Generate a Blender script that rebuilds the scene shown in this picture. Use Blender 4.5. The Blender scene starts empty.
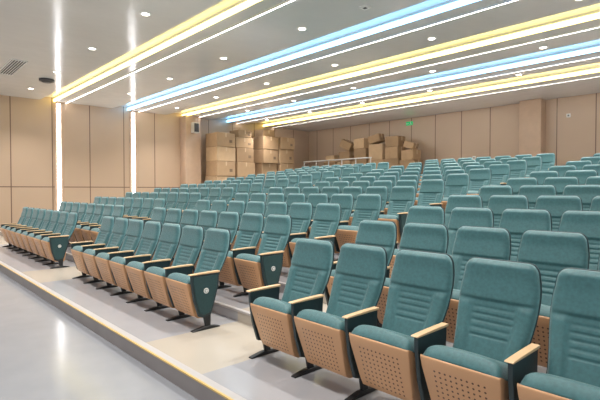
import bpy, bmesh, math, random
from mathutils import Vector, Matrix
random.seed(11)
S=bpy.context.scene
COL=S.collection
S.view_settings.view_transform='Standard'

# ---------------- materials ----------------
def mat(name,col,rough=0.5,metal=0.0,spec=0.5,noise=0.0,nscale=30,bump=0.0,bscale=200):
    m=bpy.data.materials.new(name); m.use_nodes=True
    nt=m.node_tree; b=nt.nodes['Principled BSDF']
    b.inputs['Base Color'].default_value=(*col,1); b.inputs['Roughness'].default_value=rough
    b.inputs['Metallic'].default_value=metal; b.inputs['Specular IOR Level'].default_value=spec
    tc=nt.nodes.new('ShaderNodeTexCoord')
    if noise>0:
        n=nt.nodes.new('ShaderNodeTexNoise'); n.inputs['Scale'].default_value=nscale
        nt.links.new(tc.outputs['Object'],n.inputs['Vector'])
        r=nt.nodes.new('ShaderNodeValToRGB')
        r.color_ramp.elements[0].position=0.3; r.color_ramp.elements[1].position=0.7
        r.color_ramp.elements[0].color=(*[c*(1-noise) for c in col],1)
        r.color_ramp.elements[1].color=(*[min(1,c*(1+noise)) for c in col],1)
        nt.links.new(n.outputs['Fac'],r.inputs['Fac']); nt.links.new(r.outputs['Color'],b.inputs['Base Color'])
    if bump>0:
        n2=nt.nodes.new('ShaderNodeTexNoise'); n2.inputs['Scale'].default_value=bscale
        nt.links.new(tc.outputs['Object'],n2.inputs['Vector'])
        bp=nt.nodes.new('ShaderNodeBump'); bp.inputs['Strength'].default_value=bump; bp.inputs['Distance'].default_value=0.01
        nt.links.new(n2.outputs['Fac'],bp.inputs['Height']); nt.links.new(bp.outputs['Normal'],b.inputs['Normal'])
    return m
def emis(name,col,st):
    m=bpy.data.materials.new(name); m.use_nodes=True
    nt=m.node_tree; b=nt.nodes['Principled BSDF']
    b.inputs['Base Color'].default_value=(*col,1)
    b.inputs['Emission Color'].default_value=(*col,1); b.inputs['Emission Strength'].default_value=st
    return m
def mth(nt,op,a,b=None,c=None):
    n=nt.nodes.new('ShaderNodeMath'); n.operation=op
    for i,v in enumerate((a,b,c)):
        if v is None: continue
        if isinstance(v,(int,float)): n.inputs[i].default_value=v
        else: nt.links.new(v,n.inputs[i])
    return n.outputs[0]
def mixc(nt,fac,c1,c2):
    n=nt.nodes.new('ShaderNodeMix'); n.data_type='RGBA'
    nt.links.new(fac,n.inputs[0])
    for i,c in ((6,c1),(7,c2)):
        if isinstance(c,tuple): n.inputs[i].default_value=(*c,1)
        else: nt.links.new(c,n.inputs[i])
    return n.outputs[2]

M_fabric=mat('teal_fabric',(0.038,0.138,0.150),0.5,noise=0.14,nscale=45,bump=0.2,bscale=500)
M_fabric.node_tree.nodes['Principled BSDF'].inputs['Sheen Weight'].default_value=0.28
M_insert=mat('dark_teal_insert',(0.018,0.058,0.064),0.6,noise=0.1,nscale=40)
M_shell=mat('dark_teal_back_shell',(0.013,0.038,0.045),0.5,noise=0.08,nscale=12)
M_arm=mat('arm_wood',(0.72,0.49,0.28),0.35,noise=0.06,nscale=10)
M_dark=mat('charcoal_plastic',(0.018,0.036,0.042),0.45,noise=0.1,nscale=20)
M_metal=mat('black_metal',(0.02,0.022,0.025),0.4,metal=0.3)
M_white=mat('white_plastic',(0.8,0.8,0.78),0.4)
M_beige=mat('beige_grey_plastic',(0.58,0.54,0.48),0.45)
M_cards=[mat('cardboard_a',(0.44,0.29,0.165),0.85,noise=0.05,nscale=4),mat('cardboard_b',(0.35,0.225,0.125),0.85,noise=0.05,nscale=4),mat('cardboard_c',(0.54,0.37,0.22),0.85,noise=0.05,nscale=4)]
M_tape=mat('packing_tape',(0.58,0.43,0.27),0.35)
M_print=mat('printed_mark',(0.20,0.13,0.08),0.7)
M_grille=mat('dark_grille',(0.05,0.05,0.055),0.5)
M_rail=mat('light_rail',(0.60,0.58,0.55),0.35)
M_gold=mat('gold_nosing',(0.66,0.46,0.16),0.35,metal=0.1)
M_nose=mat('grey_nosing',(0.46,0.44,0.44),0.4)
M_riser=mat('grey_tan_riser',(0.28,0.25,0.245),0.5,noise=0.05,nscale=5)
M_col=mat('pilaster_laminate',(0.54,0.38,0.27),0.4,noise=0.05,nscale=3)

PC=(0.62,0.345,0.18)
M_perf=mat('perforated_plywood',PC,0.4)
nt=M_perf.node_tree; b=nt.nodes['Principled BSDF']
uv=nt.nodes.new('ShaderNodeUVMap'); uv.uv_map='UVMap'
sep=nt.nodes.new('ShaderNodeSeparateXYZ'); nt.links.new(uv.outputs[0],sep.inputs[0])
P=0.034
fx=mth(nt,'SUBTRACT',mth(nt,'FRACT',mth(nt,'DIVIDE',sep.outputs[0],P)),0.5)
fy=mth(nt,'SUBTRACT',mth(nt,'FRACT',mth(nt,'DIVIDE',sep.outputs[1],P)),0.5)
r2=mth(nt,'ADD',mth(nt,'MULTIPLY',fx,fx),mth(nt,'MULTIPLY',fy,fy))
hole=mth(nt,'LESS_THAN',r2,0.038)
inx=mth(nt,'LESS_THAN',mth(nt,'ABSOLUTE',sep.outputs[0]),0.170)
iny=mth(nt,'LESS_THAN',mth(nt,'ABSOLUTE',mth(nt,'SUBTRACT',sep.outputs[1],0.221)),0.153)
hole=mth(nt,'MULTIPLY',hole,mth(nt,'MULTIPLY',inx,iny))
nt.links.new(mixc(nt,hole,PC,(0.10,0.04,0.02)),b.inputs['Base Color'])

def wallmat(name,col,axis,off,per,hz):
    m=mat(name,col,0.33); nt=m.node_tree; b=nt.nodes['Principled BSDF']
    tc=nt.nodes.new('ShaderNodeTexCoord'); s=nt.nodes.new('ShaderNodeSeparateXYZ')
    nt.links.new(tc.outputs['Object'],s.inputs[0])
    u=mth(nt,'DIVIDE',mth(nt,'SUBTRACT',s.outputs[axis],off),per)
    d=mth(nt,'ABSOLUTE',mth(nt,'SUBTRACT',mth(nt,'FRACT',mth(nt,'ADD',u,0.5)),0.5))
    sv=mth(nt,'LESS_THAN',d,0.018/per)
    sh=mth(nt,'LESS_THAN',mth(nt,'ABSOLUTE',mth(nt,'SUBTRACT',s.outputs[2],hz)),0.018)
    seam=mth(nt,'MAXIMUM',sv,sh)
    n=nt.nodes.new('ShaderNodeTexNoise'); n.inputs['Scale'].default_value=0.8
    nt.links.new(tc.outputs['Object'],n.inputs['Vector'])
    base=mixc(nt,n.outputs['Fac'],tuple(c*0.93 for c in col),tuple(c*1.06 for c in col))
    nt.links.new(mixc(nt,seam,base,(0.18,0.11,0.075)),b.inputs['Base Color'])
    return m
M_wl=wallmat('tan_wall_panels_side',(0.56,0.41,0.295),1,3.75,1.42,1.62)
M_wb=wallmat('tan_wall_panels_back',(0.54,0.395,0.285),0,-1.1,1.3,1.0)

M_ceil=mat('glossy_grey_ceiling',(0.72,0.715,0.70),0.15,spec=0.38,bump=0.6,bscale=2.6,noise=0.07,nscale=0.35)
def floormat(name,bands,lo=(0.35,0.35,0.37),hi=(0.40,0.40,0.42),rough=0.2):
    m=mat(name,lo,rough,bump=0.03,bscale=2); nt=m.node_tree; b=nt.nodes['Principled BSDF']
    tc=nt.nodes.new('ShaderNodeTexCoord'); s=nt.nodes.new('ShaderNodeSeparateXYZ')
    nt.links.new(tc.outputs['Object'],s.inputs[0])
    n=nt.nodes.new('ShaderNodeTexNoise'); n.inputs['Scale'].default_value=3; n.inputs['Detail'].default_value=4
    nt.links.new(tc.outputs['Object'],n.inputs['Vector'])
    c=mixc(nt,n.outputs['Fac'],lo,hi)
    for (a,z) in bands:
        f=mth(nt,'MULTIPLY',mth(nt,'GREATER_THAN',s.outputs[0],a),mth(nt,'LESS_THAN',s.outputs[0],z))
        c=mixc(nt,f,c,(0.48,0.43,0.365))
    nt.links.new(c,b.inputs['Base Color'])
    return m
AB=(-4.33,-3.27); BC=(-9.62,-8.29)
M_fl=floormat('vinyl_floor_with_cream_aisles',[AB,BC,(-20,-14.9)])
M_fl2=floormat('grey_vinyl_floor',[],(0.27,0.28,0.305),(0.33,0.34,0.365),0.15)

E_white=emis('led_white',(1.0,0.97,0.93),14)
E_wallw=emis('led_wall_white',(0.98,0.98,1.0),9)
E_yel=emis('led_yellow',(1.0,0.82,0.25),6.0)
E_blue=emis('led_blue',(0.24,0.60,1.0),7.0)
E_down=emis('downlight_glow',(1.0,0.93,0.8),14)
E_exit=emis('exit_green',(0.02,0.42,0.14),0.7)

# ---------------- mesh helpers ----------------
def mesh(name,verts,faces,mats,smooth=False):
    me=bpy.data.meshes.new(name); me.from_pydata(verts,[],faces); me.update()
    for m in mats: me.materials.append(m)
    if smooth:
        for p in me.polygons: p.use_smooth=True
    return me
def fixn(me):
    bm=bmesh.new(); bm.from_mesh(me); bmesh.ops.recalc_face_normals(bm,faces=bm.faces); bm.to_mesh(me); bm.free(); return me
def rbox(name,lo,hi,m,bev=0.0,seg=2,mtx=None,smooth=True):
    bm=bmesh.new(); bmesh.ops.create_cube(bm,size=1)
    c=[(lo[i]+hi[i])/2 for i in range(3)]; s=[hi[i]-lo[i] for i in range(3)]
    for v in bm.verts: v.co=Vector((v.co[i]*s[i]+c[i] for i in range(3)))
    if bev>0: bmesh.ops.bevel(bm,geom=bm.edges[:],offset=bev,segments=seg,affect='EDGES',profile=0.5)
    if mtx: bmesh.ops.transform(bm,matrix=mtx,verts=bm.verts)
    me=bpy.data.meshes.new(name); bm.to_mesh(me); bm.free(); me.materials.append(m)
    if bev>0 and smooth:
        for p in me.polygons: p.use_smooth=True
    return me
def prism(name,prof,x0,x1,m,bev=0.0,seg=2,smooth=False):
    bm=bmesh.new()
    a=[bm.verts.new((x0,y,z)) for y,z in prof]; f=bm.faces.new(a)
    r=bmesh.ops.extrude_face_region(bm,geom=[f]); 
    for v in r['geom']:
        if isinstance(v,bmesh.types.BMVert): v.co.x=x1
    bmesh.ops.recalc_face_normals(bm,faces=bm.faces)
    if bev>0:
        bmesh.ops.bevel(bm,geom=[e for e in bm.edges if len(e.link_faces)==2 and e.calc_face_angle(0)>0.6],offset=bev,segments=seg,affect='EDGES',profile=0.5)
    me=bpy.data.meshes.new(name); bm.to_mesh(me); bm.free(); me.materials.append(m)
    if smooth:
        for p in me.polygons: p.use_smooth=True
    return me
def join(name,mes):
    bm=bmesh.new(); mats=[]
    for me in mes:
        n0=len(bm.faces); bm.from_mesh(me); bm.faces.ensure_lookup_table()
        idx=[]
        for m in me.materials:
            if m not in mats: mats.append(m)
            idx.append(mats.index(m))
        for f in bm.faces[n0:]: f.material_index=idx[f.material_index]
    out=bpy.data.meshes.new(name); bm.to_mesh(out); bm.free()
    for m in mats: out.materials.append(m)
    return out
def ob(name,me,loc=(0,0,0),parent=None,**kw):
    o=bpy.data.objects.new(name,me); o.location=loc
    if parent: o.parent=parent
    COL.objects.link(o)
    for k,v in kw.items(): o[k]=v
    return o
def cyl(name,c,r,h,m,axis='Z',seg=24,r2=None):
    bm=bmesh.new(); bmesh.ops.create_cone(bm,cap_ends=True,segments=seg,radius1=r,radius2=r if r2 is None else r2,depth=h)
    if axis=='X': bmesh.ops.rotate(bm,verts=bm.verts,matrix=Matrix.Rotation(math.pi/2,3,'Y'))
    if axis=='Y': bmesh.ops.rotate(bm,verts=bm.verts,matrix=Matrix.Rotation(math.pi/2,3,'X'))
    bmesh.ops.translate(bm,verts=bm.verts,vec=c)
    me=bpy.data.meshes.new(name); bm.to_mesh(me); bm.free(); me.materials.append(m); return me

# ---------------- chair ----------------
def sm(a,b,x):
    t=max(0,min(1,(x-a)/(b-a))); return t*t*(3-2*t)
ZT=1.045
def back_curve(z):
    v=(z-0.42)/0.625
    return 0.120+0.25*v+0.030*math.sin(math.pi*v)-0.015*sm(0.8,1,v)
def hw(z):
    W=0.216+0.036*sm(0.42,0.80,z)-0.022*sm(0.84,ZT,z)
    r=0.062
    if z>ZT-r:
        d=(z-(ZT-r))/r; W-=r*(1-math.sqrt(max(0,1-d*d)))*0.95
    if z<0.46: W-=0.03*((0.46-z)/0.04)**2
    return W
def backrest():
    zs=[0.42+0.55*i/72 for i in range(73)]+[0.97+(ZT-0.97)*math.sin(math.pi/2*i/9) for i in range(1,10)]
    us=[-math.cos(math.pi*i/36)*0.25+ (-1+2*i/36)*0.75 for i in range(37)]
    V=[];F=[]; n=len(us)
    for side in (0,1):
        for z in zs:
            w=hw(z); v=(z-0.42)/0.625
            for u in us:
                x=u*w; y=back_curve(z)
                edge=(1-abs(u)**9)**0.5*min(1,((ZT+0.002-z)/0.028))**0.5*min(1,((z-0.415)/0.03))**0.5
                if side==0:
                    t=0.032*edge
                    t+=0.016*sm(0.54,0.66,abs(u))*(1-sm(0.88,1,abs(u)))*sm(0.02,0.10,v)*(1-sm(0.54,0.62,v))
                    t+=0.016*sm(0.59,0.635,v)*edge
                    if abs(u)<0.54:
                        k=(1-sm(0.46,0.54,abs(u)))
                        for g in (0.27,0.335,0.40,0.465,0.53):
                            t-=0.010*k*math.exp(-((v-g)/0.0075)**2)
                    V.append((x,y-t,z))
                else:
                    V.append((x,y+0.006*edge,z))
    m=len(zs)
    for s in (0,1):
        o=s*n*m
        for j in range(m-1):
            for i in range(n-1):
                f=(o+j*n+i,o+j*n+i+1,o+(j+1)*n+i+1,o+(j+1)*n+i)
                F.append(f if s==0 else f[::-1])
    o=n*m
    for j in range(m-1):
        F.append((j*n,(j+1)*n,o+(j+1)*n,o+j*n)); e=n-1
        F.append((j*n+e,o+j*n+e,o+(j+1)*n+e,(j+1)*n+e))
    for i in range(n-1):
        F.append((i,o+i,o+i+1,i+1)); t=(m-1)*n
        F.append((t+i,t+i+1,o+t+i+1,o+t+i))
    return fixn(mesh('backrest',V,F,[M_fabric],True))
def backshell():
    zs=[0.36,0.42,0.5,0.6,0.7,0.8,0.88,0.93,0.965,0.99,1.01,1.03,1.042,1.049]
    us=[-1,-0.93,-0.7,-0.3,0,0.3,0.7,0.93,1]; V=[];F=[];n=len(us);m=len(zs)
    for s in (0,1):
        for z in zs:
            w=hw(min(ZT,max(z-0.004,0.46)))+0.005
            for u in us:
                y=back_curve(max(z,0.42))+0.006+(0.0 if s==0 else 0.024*(1-abs(u)**6)*min(1,(1.055-z)/0.05)+0.008)
                V.append((u*w,y,z))
    for s in (0,1):
        o=s*n*m
        for j in range(m-1):
            for i in range(n-1): F.append((o+j*n+i,o+j*n+i+1,o+(j+1)*n+i+1,o+(j+1)*n+i))
    o=n*m
    for j in range(m-1):
        F.append((j*n,(j+1)*n,o+(j+1)*n,o+j*n)); F.append((j*n+n-1,o+j*n+n-1,o+(j+1)*n+n-1,(j+1)*n+n-1))
    for i in range(n-1):
        F.append((i,o+i,o+i+1,i+1)); t=(m-1)*n; F.append((t+i,t+i+1,o+t+i+1,o+t+i))
    return fixn(mesh('back_shell',V,F,[M_shell],True))
def seatcushion():
    p0=Vector((0.14,0.375)); p1=Vector((-0.195,0.510)); d=(p1-p0); L=d.length; d/=L
    nrm=Vector((d.y,-d.x)); 
    if nrm.y<0: nrm=-nrm
    ns=20;nx=26;V=[];F=[]
    for s in (0,1):
        for j in range(ns+1):
            t=j/ns; a=2*t-1
            for i in range(nx+1):
                u=-1+2*i/nx
                e=(max(0,1-abs(u)**7))**0.5*(max(0,1-abs(a)**7))**0.5
                h=(0.082*e+0.010*(1-u*u)) if s==0 else -0.005
                w=0.243-0.012*abs(a)**6
                p=p0+d*(t*L)+nrm*h
                V.append((u*w,p.x,p.y))
    n=nx+1;m=ns+1
    for s in (0,1):
        o=s*n*m
        for j in range(m-1):
            for i in range(n-1): F.append((o+j*n+i,o+j*n+i+1,o+(j+1)*n+i+1,o+(j+1)*n+i))
    o=n*m
    for j in range(m-1):
        F.append((j*n,(j+1)*n,o+(j+1)*n,o+j*n)); F.append((j*n+n-1,o+j*n+n-1,o+(j+1)*n+n-1,(j+1)*n+n-1))
    for i in range(n-1):
        F.append((i,o+i,o+i+1,i+1)); t=(m-1)*n; F.append((t+i,t+i+1,o+t+i+1,o+t+i))
    return fixn(mesh('seat_cushion',V,F,[M_fabric],True))
def seatpanel():
    prof=[(-0.200,0.510),(-0.203,0.495),(-0.189,0.44),(-0.170,0.375),(-0.150,0.31),(-0.130,0.245),(-0.110,0.18),(-0.086,0.130),(-0.045,0.108),(0.07,0.100)]
    back=[(0.12,0.13),(0.14,0.36),(-0.187,0.505)]
    us=[-0.243,-0.235,0.235,0.243]; V=[];F=[]
    Lc=[0]
    for a,bb in zip(prof[:-1],prof[1:]): Lc.append(Lc[-1]+math.hypot(a[0]-bb[0],a[1]-bb[1]))
    allp=prof+back; n=len(allp)
    for x in us:
        ins=0.008 if abs(x)>0.24 else 0
        for (y,z) in allp:
            tp=1-0.16*max(0,(0.46-z)/0.38)
            V.append((x*tp,y+ins*(1 if y<0.1 else -1),z))
    fu=[]
    for i in range(3):
        for k in range(n):
            k2=(k+1)%n
            F.append((i*n+k,(i+1)*n+k,(i+1)*n+k2,i*n+k2))
            fl=k<len(prof)-1
            l1=Lc[k] if fl else 10; l2=Lc[k2] if fl else 10
            fu.append([(V[i*n+k][0],l1),(V[(i+1)*n+k][0],l1),(V[(i+1)*n+k2][0],l2),(V[i*n+k2][0],l2)])
    F.append(tuple(range(n))); fu.append([(5,5)]*n)
    F.append(tuple(3*n+k for k in range(n))[::-1]); fu.append([(5,5)]*n)
    me=mesh('seat_panel',V,F,[M_perf]); uvl=me.uv_layers.new(name='UVMap')
    for p,u in zip(me.polygons,fu):
        for li,q in zip(p.loop_indices,u): uvl.data[li].uv=q
    for p in me.polygons:
        p.use_smooth = (len(p.vertices)==4)
    return fixn(me)
def armrest(x):
    prof=[(-0.190,0.599),(-0.200,0.604),(-0.193,0.610),(-0.1,0.614),(0.08,0.618),(0.17,0.618),(0.17,0.600)]
    return prism('armrest',prof,x-0.024,x+0.024,M_arm,0.003,2,False)
def sidepanel(x):
    prof=[(-0.178,0.598),(0.165,0.60),(0.155,0.45),(0.11,0.30),(0.06,0.15),(-0.03,0.13),(-0.090,0.15),(-0.145,0.32),(-0.176,0.52)]
    return prism('side_panel',prof,x-0.015,x+0.015,M_dark,0.005,2)
def endinsert(x,s):
    prof=[(-0.155,0.575),(0.140,0.578),(0.130,0.45),(0.09,0.31),(0.045,0.18),(-0.025,0.16),(-0.074,0.18),(-0.123,0.33),(-0.152,0.51)]
    return prism('end_panel',prof,x+s*0.0145,x+s*0.022,M_insert,0.003,1)
def leg(x):
    prof=[(-0.035,0.17),(0.06,0.18),(0.055,0.03),(-0.005,0.03)]
    a=prism('leg_a',prof,x-0.015,x+0.015,M_metal,0.005,1)
    foot=[(-0.17,0.0),(0.17,0.0),(0.17,0.010),(0.06,0.034),(-0.03,0.034),(-0.17,0.010)]
    b=prism('leg_b',foot,x-0.026,x+0.026,M_metal,0.004,1)
    return join('leg',[a,b])
PX=0.285
parts={'backrest':backrest(),'back_shell':backshell(),'seat_cushion':seatcushion(),'seat_panel':seatpanel(),
 'armrest':armrest(PX),'side_panel':sidepanel(PX),'leg':leg(PX)}
extra={'armrest':armrest(-PX),'side_panel':sidepanel(-PX),'leg':leg(-PX),'end_panel':endinsert(-PX,-1)}
insR=endinsert(PX,1)
def ringtag():
    a=cyl('a',(PX+0.024,-0.005,0.42),0.030,0.006,M_white,'X')
    b=cyl('b',(PX+0.0285,-0.005,0.42),0.019,0.003,M_insert,'X')
    c=cyl('c',(PX+0.031,-0.005,0.42),0.015,0.003,M_white,'X')
    return join('row_number_badge',[a,b,c])
badge=ringtag()
merged=join('auditorium_chair',list(parts.values()))
merged_left=join('auditorium_chair_end',list(parts.values())+list(extra.values()))
merged_right=join('auditorium_chair_badge',list(parts.values())+[badge,insR])

F_=460.0; yaw=math.atan(425/F_)
FW=Vector((-math.cos(yaw),math.sin(yaw))); RT=Vector((math.sin(yaw),math.cos(yaw)))
def px(x,y):
    D=x*FW.x+y*FW.y
    return 300+F_*(x*RT.x+y*RT.y)/D if D>0.2 else 9999
PIT=0.57; ROWP=0.93; RISE=0.130; NR=12; Y1=2.6
def chair(x,k,kind,left_end,right_end):
    loc=(x,Y1+ROWP*k,RISE*k)
    lab={'A':'teal upholstered tip-up auditorium chair with perforated plywood seat base',
         'B':'teal fabric auditorium chair in seven-seat block between two aisles',
         'C':'teal fabric auditorium chair in block beside the panelled wall'}[kind]
    if right_end: lab='aisle-end teal auditorium chair with round white row badge'
    elif left_end: lab='teal auditorium chair ending its row beside the aisle'
    kw=dict(label=lab,category='chair',group='auditorium chairs')
    if k>=9:
        me=merged_left if left_end else (merged_right if right_end else merged)
        ob('auditorium_chair',me,loc,**kw); return
    e=ob('auditorium_chair',None,loc,**kw); e.empty_display_size=0.2
    for n,me in parts.items(): ob(n,me,parent=e)
    if left_end:
        for n,me in extra.items(): ob(n,me,parent=e)
    if right_end:
        ob('row_number_badge',badge,parent=e); ob('end_panel',insR,parent=e)
for k in range(NR):
    y=Y1+ROWP*k
    for i in range(8):
        x=-3.0+PIT*i
        if px(x,y)<650 or (k>0 and i<=0 and px(x,y)<700):
            chair(x,k,'A',i==0,False)
    for i in range(7):
        chair(-4.6-PIT*i,k,'B',i==6,i==0)
    for i in range(8):
        chair(-9.93-PIT*i,k,'C',i==7,i==0)

# ---------------- room shell ----------------
XL=-20.0; XR=5.0; YB=19.2; H=5.0
def zf(k): return RISE*k
prof=[(1.85,-0.15),(1.85,0.0)]
for k in range(1,NR):
    ys=Y1+ROWP*k-0.5
    prof+=[(ys,zf(k-1)),(ys,zf(k))]
prof+=[(YB,zf(NR-1)),(YB,-0.15)]
ob('floor',prism('floor',prof,XL,XR,M_fl),kind='structure')
ob('floor.001',rbox('floor_front',(XL,-4,-0.35),(XR,1.85,-0.15),M_fl2),kind='structure')
ob('floor.002',rbox('floor_side',(XL,11.55,-0.1),(-15.0,YB,zf(NR-1)+0.002),M_fl2),kind='structure')
ob('trim_1',rbox('trim',(XL,1.842,-0.010),(XR,1.862,0.003),M_gold),kind='structure')
ob('trim_2',rbox('trim',(XL,1.862,-0.01),(XR,1.93,0.002),M_nose),kind='structure')
ob('trim_3',rbox('trim',(XL,1.843,-0.15),(XR,1.851,-0.010),M_riser),kind='structure')
n=3
for k in range(1,NR):
    ys=Y1+ROWP*k-0.5; n+=1
    xl=XL if ys<11.5 else -15.0
    ob('trim_%d'%n,rbox('trim',(xl,ys-0.008,zf(k)-0.02),(XR,ys+0.04,zf(k)+0.004),M_nose),kind='structure')
ob('wall_left',rbox('wall_left',(XL-0.2,-4,-0.35),(XL,YB+0.2,H+0.3),M_wl),kind='structure')
ob('wall_back',rbox('wall_back',(XL,YB,-0.35),(XR,YB+0.2,H+0.3),M_wb),kind='structure')
ob('baseboard_left',rbox('bb',(XL,-4,-0.15),(XL+0.02,1.84,-0.03),M_dark),kind='structure')
ob('trim_40',rbox('pilaster',(XL,10.70,0.9),(XL+0.55,11.50,H),M_col,0.01),kind='structure')
ob('trim_41',rbox('pilaster',(-7.5,YB-0.5,zf(NR-1)),(-6.7,YB,H),M_col,0.01),kind='structure')
# stepped ceiling: panels with coves between, upper deck above
G=[(5.14,5.66,E_yel,0.50),(8.08,8.66,E_blue,0.65),(10.7,11.4,E_yel,0.80),(13.25,13.95,E_blue,0.95),(15.6,16.35,E_yel,1.05)]
CD=0.14
ob('ceiling',rbox('ceiling',(XL,-4,H+CD),(XR,YB,H+0.3),M_ceil),kind='structure')
edges=[-4.0]
for a,c,_,gw in G: edges+=[a-gw+0.12,a+0.12]
edges.append(YB)
for i in range(0,len(edges),2):
    ob('ceiling.%03d'%(i//2+1),rbox('ceiling_panel',(XL,edges[i],H),(XR,edges[i+1],H+CD),M_ceil),kind='structure')
XM=(XL+XR)/2; HX=(XR-XL)/2-0.03
for a,c,m,gw in G:
    nm='yellow' if m is E_yel else 'blue'
    yw=a+0.12
    e=ob('led_strip_light',None,(XM,yw,H+CD),label='long %s LED strip recessed in ceiling cove'%nm,category='light strip',group='coloured ceiling LED strips')
    ob('led_tube',rbox('s',(-HX,-0.045,-CD-0.028),(HX,-0.001,-CD+0.080),m,0.012),parent=e)
    ob('backing_channel',rbox('s',(-HX,-0.03,-CD+0.080),(HX,-0.001,-0.001),M_white),parent=e)
    e=ob('led_strip_light',None,(XM,c,H),label='thin white LED strip along ceiling edge',category='light strip',group='white ceiling LED strips')
    ob('led_tube',rbox('s',(-HX,0.01,-0.022),(HX,0.040,-0.001),E_white),parent=e)
    ob('aluminium_channel',rbox('s',(-HX,-0.02,-0.026),(HX,0.008,-0.001),M_white),parent=e)
for y in (5.40,8.42):
    e=ob('led_strip_light',None,(XL+0.003,y,0),label='vertical white LED strip light on panelled wall',category='light strip',group='vertical wall LED strips')
    ob('housing',rbox('housing',(0.0,-0.16,0.45),(0.03,0.16,H-0.05),M_col),parent=e)
    ob('diffuser',rbox('diffuser',(0.031,-0.06,0.5),(0.055,0.06,H-0.08),E_wallw),parent=e)
def ringmesh():
    bm=bmesh.new(); N=28
    rs=[(0.075,-0.003),(0.078,-0.012),(0.10,-0.012),(0.11,0.0)]
    L=[[bm.verts.new((r*math.cos(2*math.pi*i/N),r*math.sin(2*math.pi*i/N),z)) for i in range(N)] for r,z in rs]
    for a,b2 in zip(L[:-1],L[1:]):
        for i in range(N): bm.faces.new((a[i],a[(i+1)%N],b2[(i+1)%N],b2[i]))
    me=bpy.data.meshes.new('bezel'); bm.to_mesh(me); bm.free(); me.materials.append(M_white); return fixn(me)
bez=ringmesh(); lens=cyl('lens',(0,0,-0.004),0.075,0.005,E_down)
for y in (1.6,4.0,6.85,9.5,12.1,14.4):
    for i in range(6):
        x=-18.0+3.05*i+(1.5 if y in(1.6,6.85,12.1) else 0)
        e=ob('downlight',None,(x,y,H-0.001),label='small round recessed ceiling downlight with white bezel',category='ceiling light',group='ceiling downlights')
        ob('bezel',bez,parent=e); ob('lens',lens,parent=e)
        ld=bpy.data.lights.new('downlight_lamp','SPOT'); ld.energy=390; ld.spot_size=math.radians(125); ld.spot_blend=0.8; ld.shadow_soft_size=0.12; ld.color=(1,0.965,0.92)
        lo=bpy.data.objects.new('lamp',ld); lo.location=(0,0,-0.05); lo.parent=e; COL.objects.link(lo)
e=ob('air_vent',None,(-15.3,2.92,H),label='white rectangular ceiling air diffuser with dark slats',category='air vent')
fr=[rbox('f',(-1.0,-0.20,-0.015),(1.0,-0.17,-0.001),M_white),rbox('f',(-1.0,0.17,-0.015),(1.0,0.20,-0.001),M_white),
    rbox('f',(-1.0,-0.17,-0.015),(-0.97,0.17,-0.001),M_white),rbox('f',(0.97,-0.17,-0.015),(1.0,0.17,-0.001),M_white)]
ob('frame',join('frame',fr),parent=e)
ob('grille',join('grille',[rbox('g',(-0.97,-0.17,-0.006),(0.97,0.17,-0.001),M_grille)]+[rbox('g',(-0.97,-0.145+0.065*i,-0.014),(0.97,-0.125+0.065*i,-0.006),M_white) for i in range(5)]),parent=e)
def device(x,y,lab):
    e=ob('ceiling_speaker',None,(x,y,H),label=lab,category='ceiling device')
    ob('base',cyl('b',(0,0,-0.03),0.22,0.058,M_grille),parent=e); ob('cover',cyl('b',(0,0,-0.08),0.12,0.04,M_grille,r2=0.18),parent=e)
device(-16.2,4.05,'dark round ceiling speaker beside the air diffuser')
e=ob('ceiling_sensor',None,(-5.66,6.92,H),label='small white square ceiling sensor',category='ceiling device')
ob('housing',rbox('h',(-0.09,-0.09,-0.03),(0.09,0.09,-0.001),M_white,0.01),parent=e); ob('sensor_window',rbox('h',(-0.035,-0.035,-0.036),(0.035,0.035,-0.03),M_grille,0.002),parent=e)
e=ob('wall_speaker',None,(XL+0.55,11.10,4.42),label='beige-grey loudspeaker mounted on the wall pilaster',category='speaker')
ob('cabinet',rbox('c',(0.05,-0.16,-0.24),(0.31,0.16,0.24),M_beige,0.02),parent=e); ob('bracket',rbox('b',(0,-0.03,-0.05),(0.05,0.03,0.05),M_metal),parent=e)
ob('speaker_grille',rbox('g',(0.31,-0.12,-0.20),(0.318,0.12,0.20),M_grille,0.003),parent=e)
e=ob('exit_sign',None,(-12.9,YB,4.74),label='small glowing green exit sign on the rear wall',category='sign')
ob('sign_face',rbox('f',(-0.18,-0.05,-0.09),(0.18,0,0.09),E_exit,0.005),parent=e)
fig=[rbox('a',(-0.13,-0.056,-0.02),(-0.02,-0.051,0.0),M_white)]
fig.append(mesh('t',[(-0.12,-0.054,-0.045),(-0.12,-0.054,0.025),(-0.165,-0.054,-0.01)],[(0,1,2)],[M_white]))
fig.append(cyl('h',(0.09,-0.053,0.06),0.016,0.004,M_white,'Y'))
fig.append(mesh('m',[(x*0.9,-0.054,z*0.9) for x,z in [(0.07,0.04),(0.11,0.04),(0.12,-0.01),(0.17,-0.06),(0.15,-0.08),(0.10,-0.03),(0.05,-0.08),(0.03,-0.07),(0.08,-0.01)]],[tuple(range(9))],[M_white]))
ob('pictogram',join('p',fig),parent=e)
for x,z in ((-9.6,2.9),(-5.9,4.3)):
    e=ob('wall_socket',None,(x,YB,z),label='small white wall plate on tan panel',category='wall socket')
    ob('plate',rbox('p',(-0.07,-0.015,-0.07),(0.07,0,0.07),M_white,0.004),parent=e)
    ob('insert',rbox('p',(-0.03,-0.019,-0.03),(0.03,-0.015,0.03),M_grille),parent=e)

# railing
ZB=zf(NR-1)+0.002
RH=1.58
e=ob('railing',None,(-15.8,17.0,ZB),label='pale metal guard rail with thin posts near rear wall',category='railing')
ob('top_rail',cyl('r',(0,0,RH),0.03,4.6,M_rail,'X'),parent=e); ob('mid_rail',cyl('r',(0,0,RH-0.3),0.02,4.6,M_rail,'X'),parent=e)
for i in range(6): ob('post',cyl('p',(-2.25+0.9*i,0,RH/2),0.025,RH,M_rail),parent=e)

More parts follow.
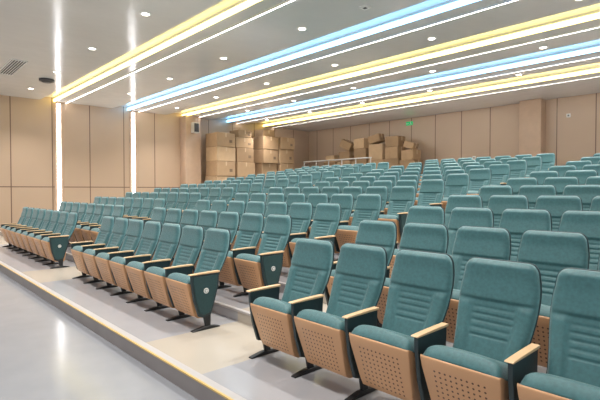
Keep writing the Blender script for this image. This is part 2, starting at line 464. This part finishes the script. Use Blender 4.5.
# cartons
def carton(x,y,z,sx,sy,sz,rot=0,lab='closed brown cardboard carton',tilt=0,grp='stacked cardboard cartons'):
    e=ob('cardboard_box',None,(x,y,z),label=lab,category='box',group=grp)
    e.rotation_euler=(0,tilt,rot)
    ob('box_body',rbox('b',(-sx/2,-sy/2,0),(sx/2,sy/2,sz),random.choice(M_cards),0.015,1,smooth=False),parent=e)
    ob('packing_tape',rbox('t',(-sx/2-0.003,-0.035,sz-0.2),(sx/2+0.003,0.035,sz+0.003),M_tape),parent=e)
    if random.random()<0.6:
        ob('printed_mark',rbox('l',(sx/2+0.001,sy*0.18,sz*0.3),(sx/2+0.004,sy*0.34,sz*0.5),M_print),parent=e)
for (y0,hts,off,w_) in ((12.35,[0.72,0.70,0.68,0.66],0.05,1.08),(13.52,[0.72,0.70,0.70,0.50,0.36],0.08,1.08),(15.15,[0.72,0.72,0.70,0.66,0.36],-0.02,1.02),(16.25,[0.74,0.72,0.74,0.62],0.08,1.0)):
    z=ZB
    for j,h in enumerate(hts):
        s=1 if j<4 else 0.78
        carton(XL+0.85+off+random.uniform(-.07,.07),y0+random.uniform(-.03,.03),z,random.uniform(.95,1.05)*s,w_*random.uniform(.95,1.0)*s,h,random.uniform(-.03,.03),'large brown cardboard carton in tall stack against panelled wall'); z+=h+0.012
tops={}
for (x,hs,sx) in ((-17.05,[0.8,0.75,0.35],0.85),(-16.05,[0.8,0.75,0.50],0.9),(-15.05,[0.8,0.75,0.6,0.5],0.95),(-14.05,[0.8,0.75,0.75],0.92),(-13.1,[0.8,0.75,0.55,0.5],0.88),(-12.2,[0.8,0.65,0.45],0.8)):
    z=ZB
    for j,h in enumerate(hs):
        r=0.06 if j<2 else 0.35
        s=sx*(1 if j<2 else random.uniform(.80,.95))
        carton(x+random.uniform(-.03,.03),18.3+random.uniform(-.08,.05),z,s,0.75 if j<2 else 0.6,h,random.uniform(-r,r)*0.5,'brown cardboard carton in loose pile by rear wall',grp='loosely piled cartons'); z+=h+0.004
    tops[x]=z
for x,t,sx,sz in ((-16.1,0.45,0.7,0.42),(-14.1,-0.22,0.65,0.38),(-12.2,0.3,0.5,0.30)):
    key=min(tops,key=lambda q:abs(q-x))
    carton(x,18.2,tops[key]+abs(math.sin(t))*sx/2,sx,0.5,sz,0.1,'small tilted cardboard carton leaning on the pile',tilt=t,grp='loosely piled cartons')

# ---------------- light / world ----------------
w=bpy.data.worlds.new('world'); S.world=w; w.use_nodes=True
w.node_tree.nodes['Background'].inputs[0].default_value=(1.0,0.985,0.97,1); w.node_tree.nodes['Background'].inputs[1].default_value=0.82

# ---------------- camera ----------------
cd=bpy.data.cameras.new('camera'); cam=bpy.data.objects.new('camera',cd); COL.objects.link(cam)
cd.sensor_width=36; cd.lens=F_/600*36; cam.location=(0,0,1.5); cd.clip_end=200
p=math.atan(10/F_)
d=Vector((FW.x*math.cos(p),FW.y*math.cos(p),-math.sin(p)))
cam.rotation_euler=d.to_track_quat('-Z','Y').to_euler()
S.camera=cam
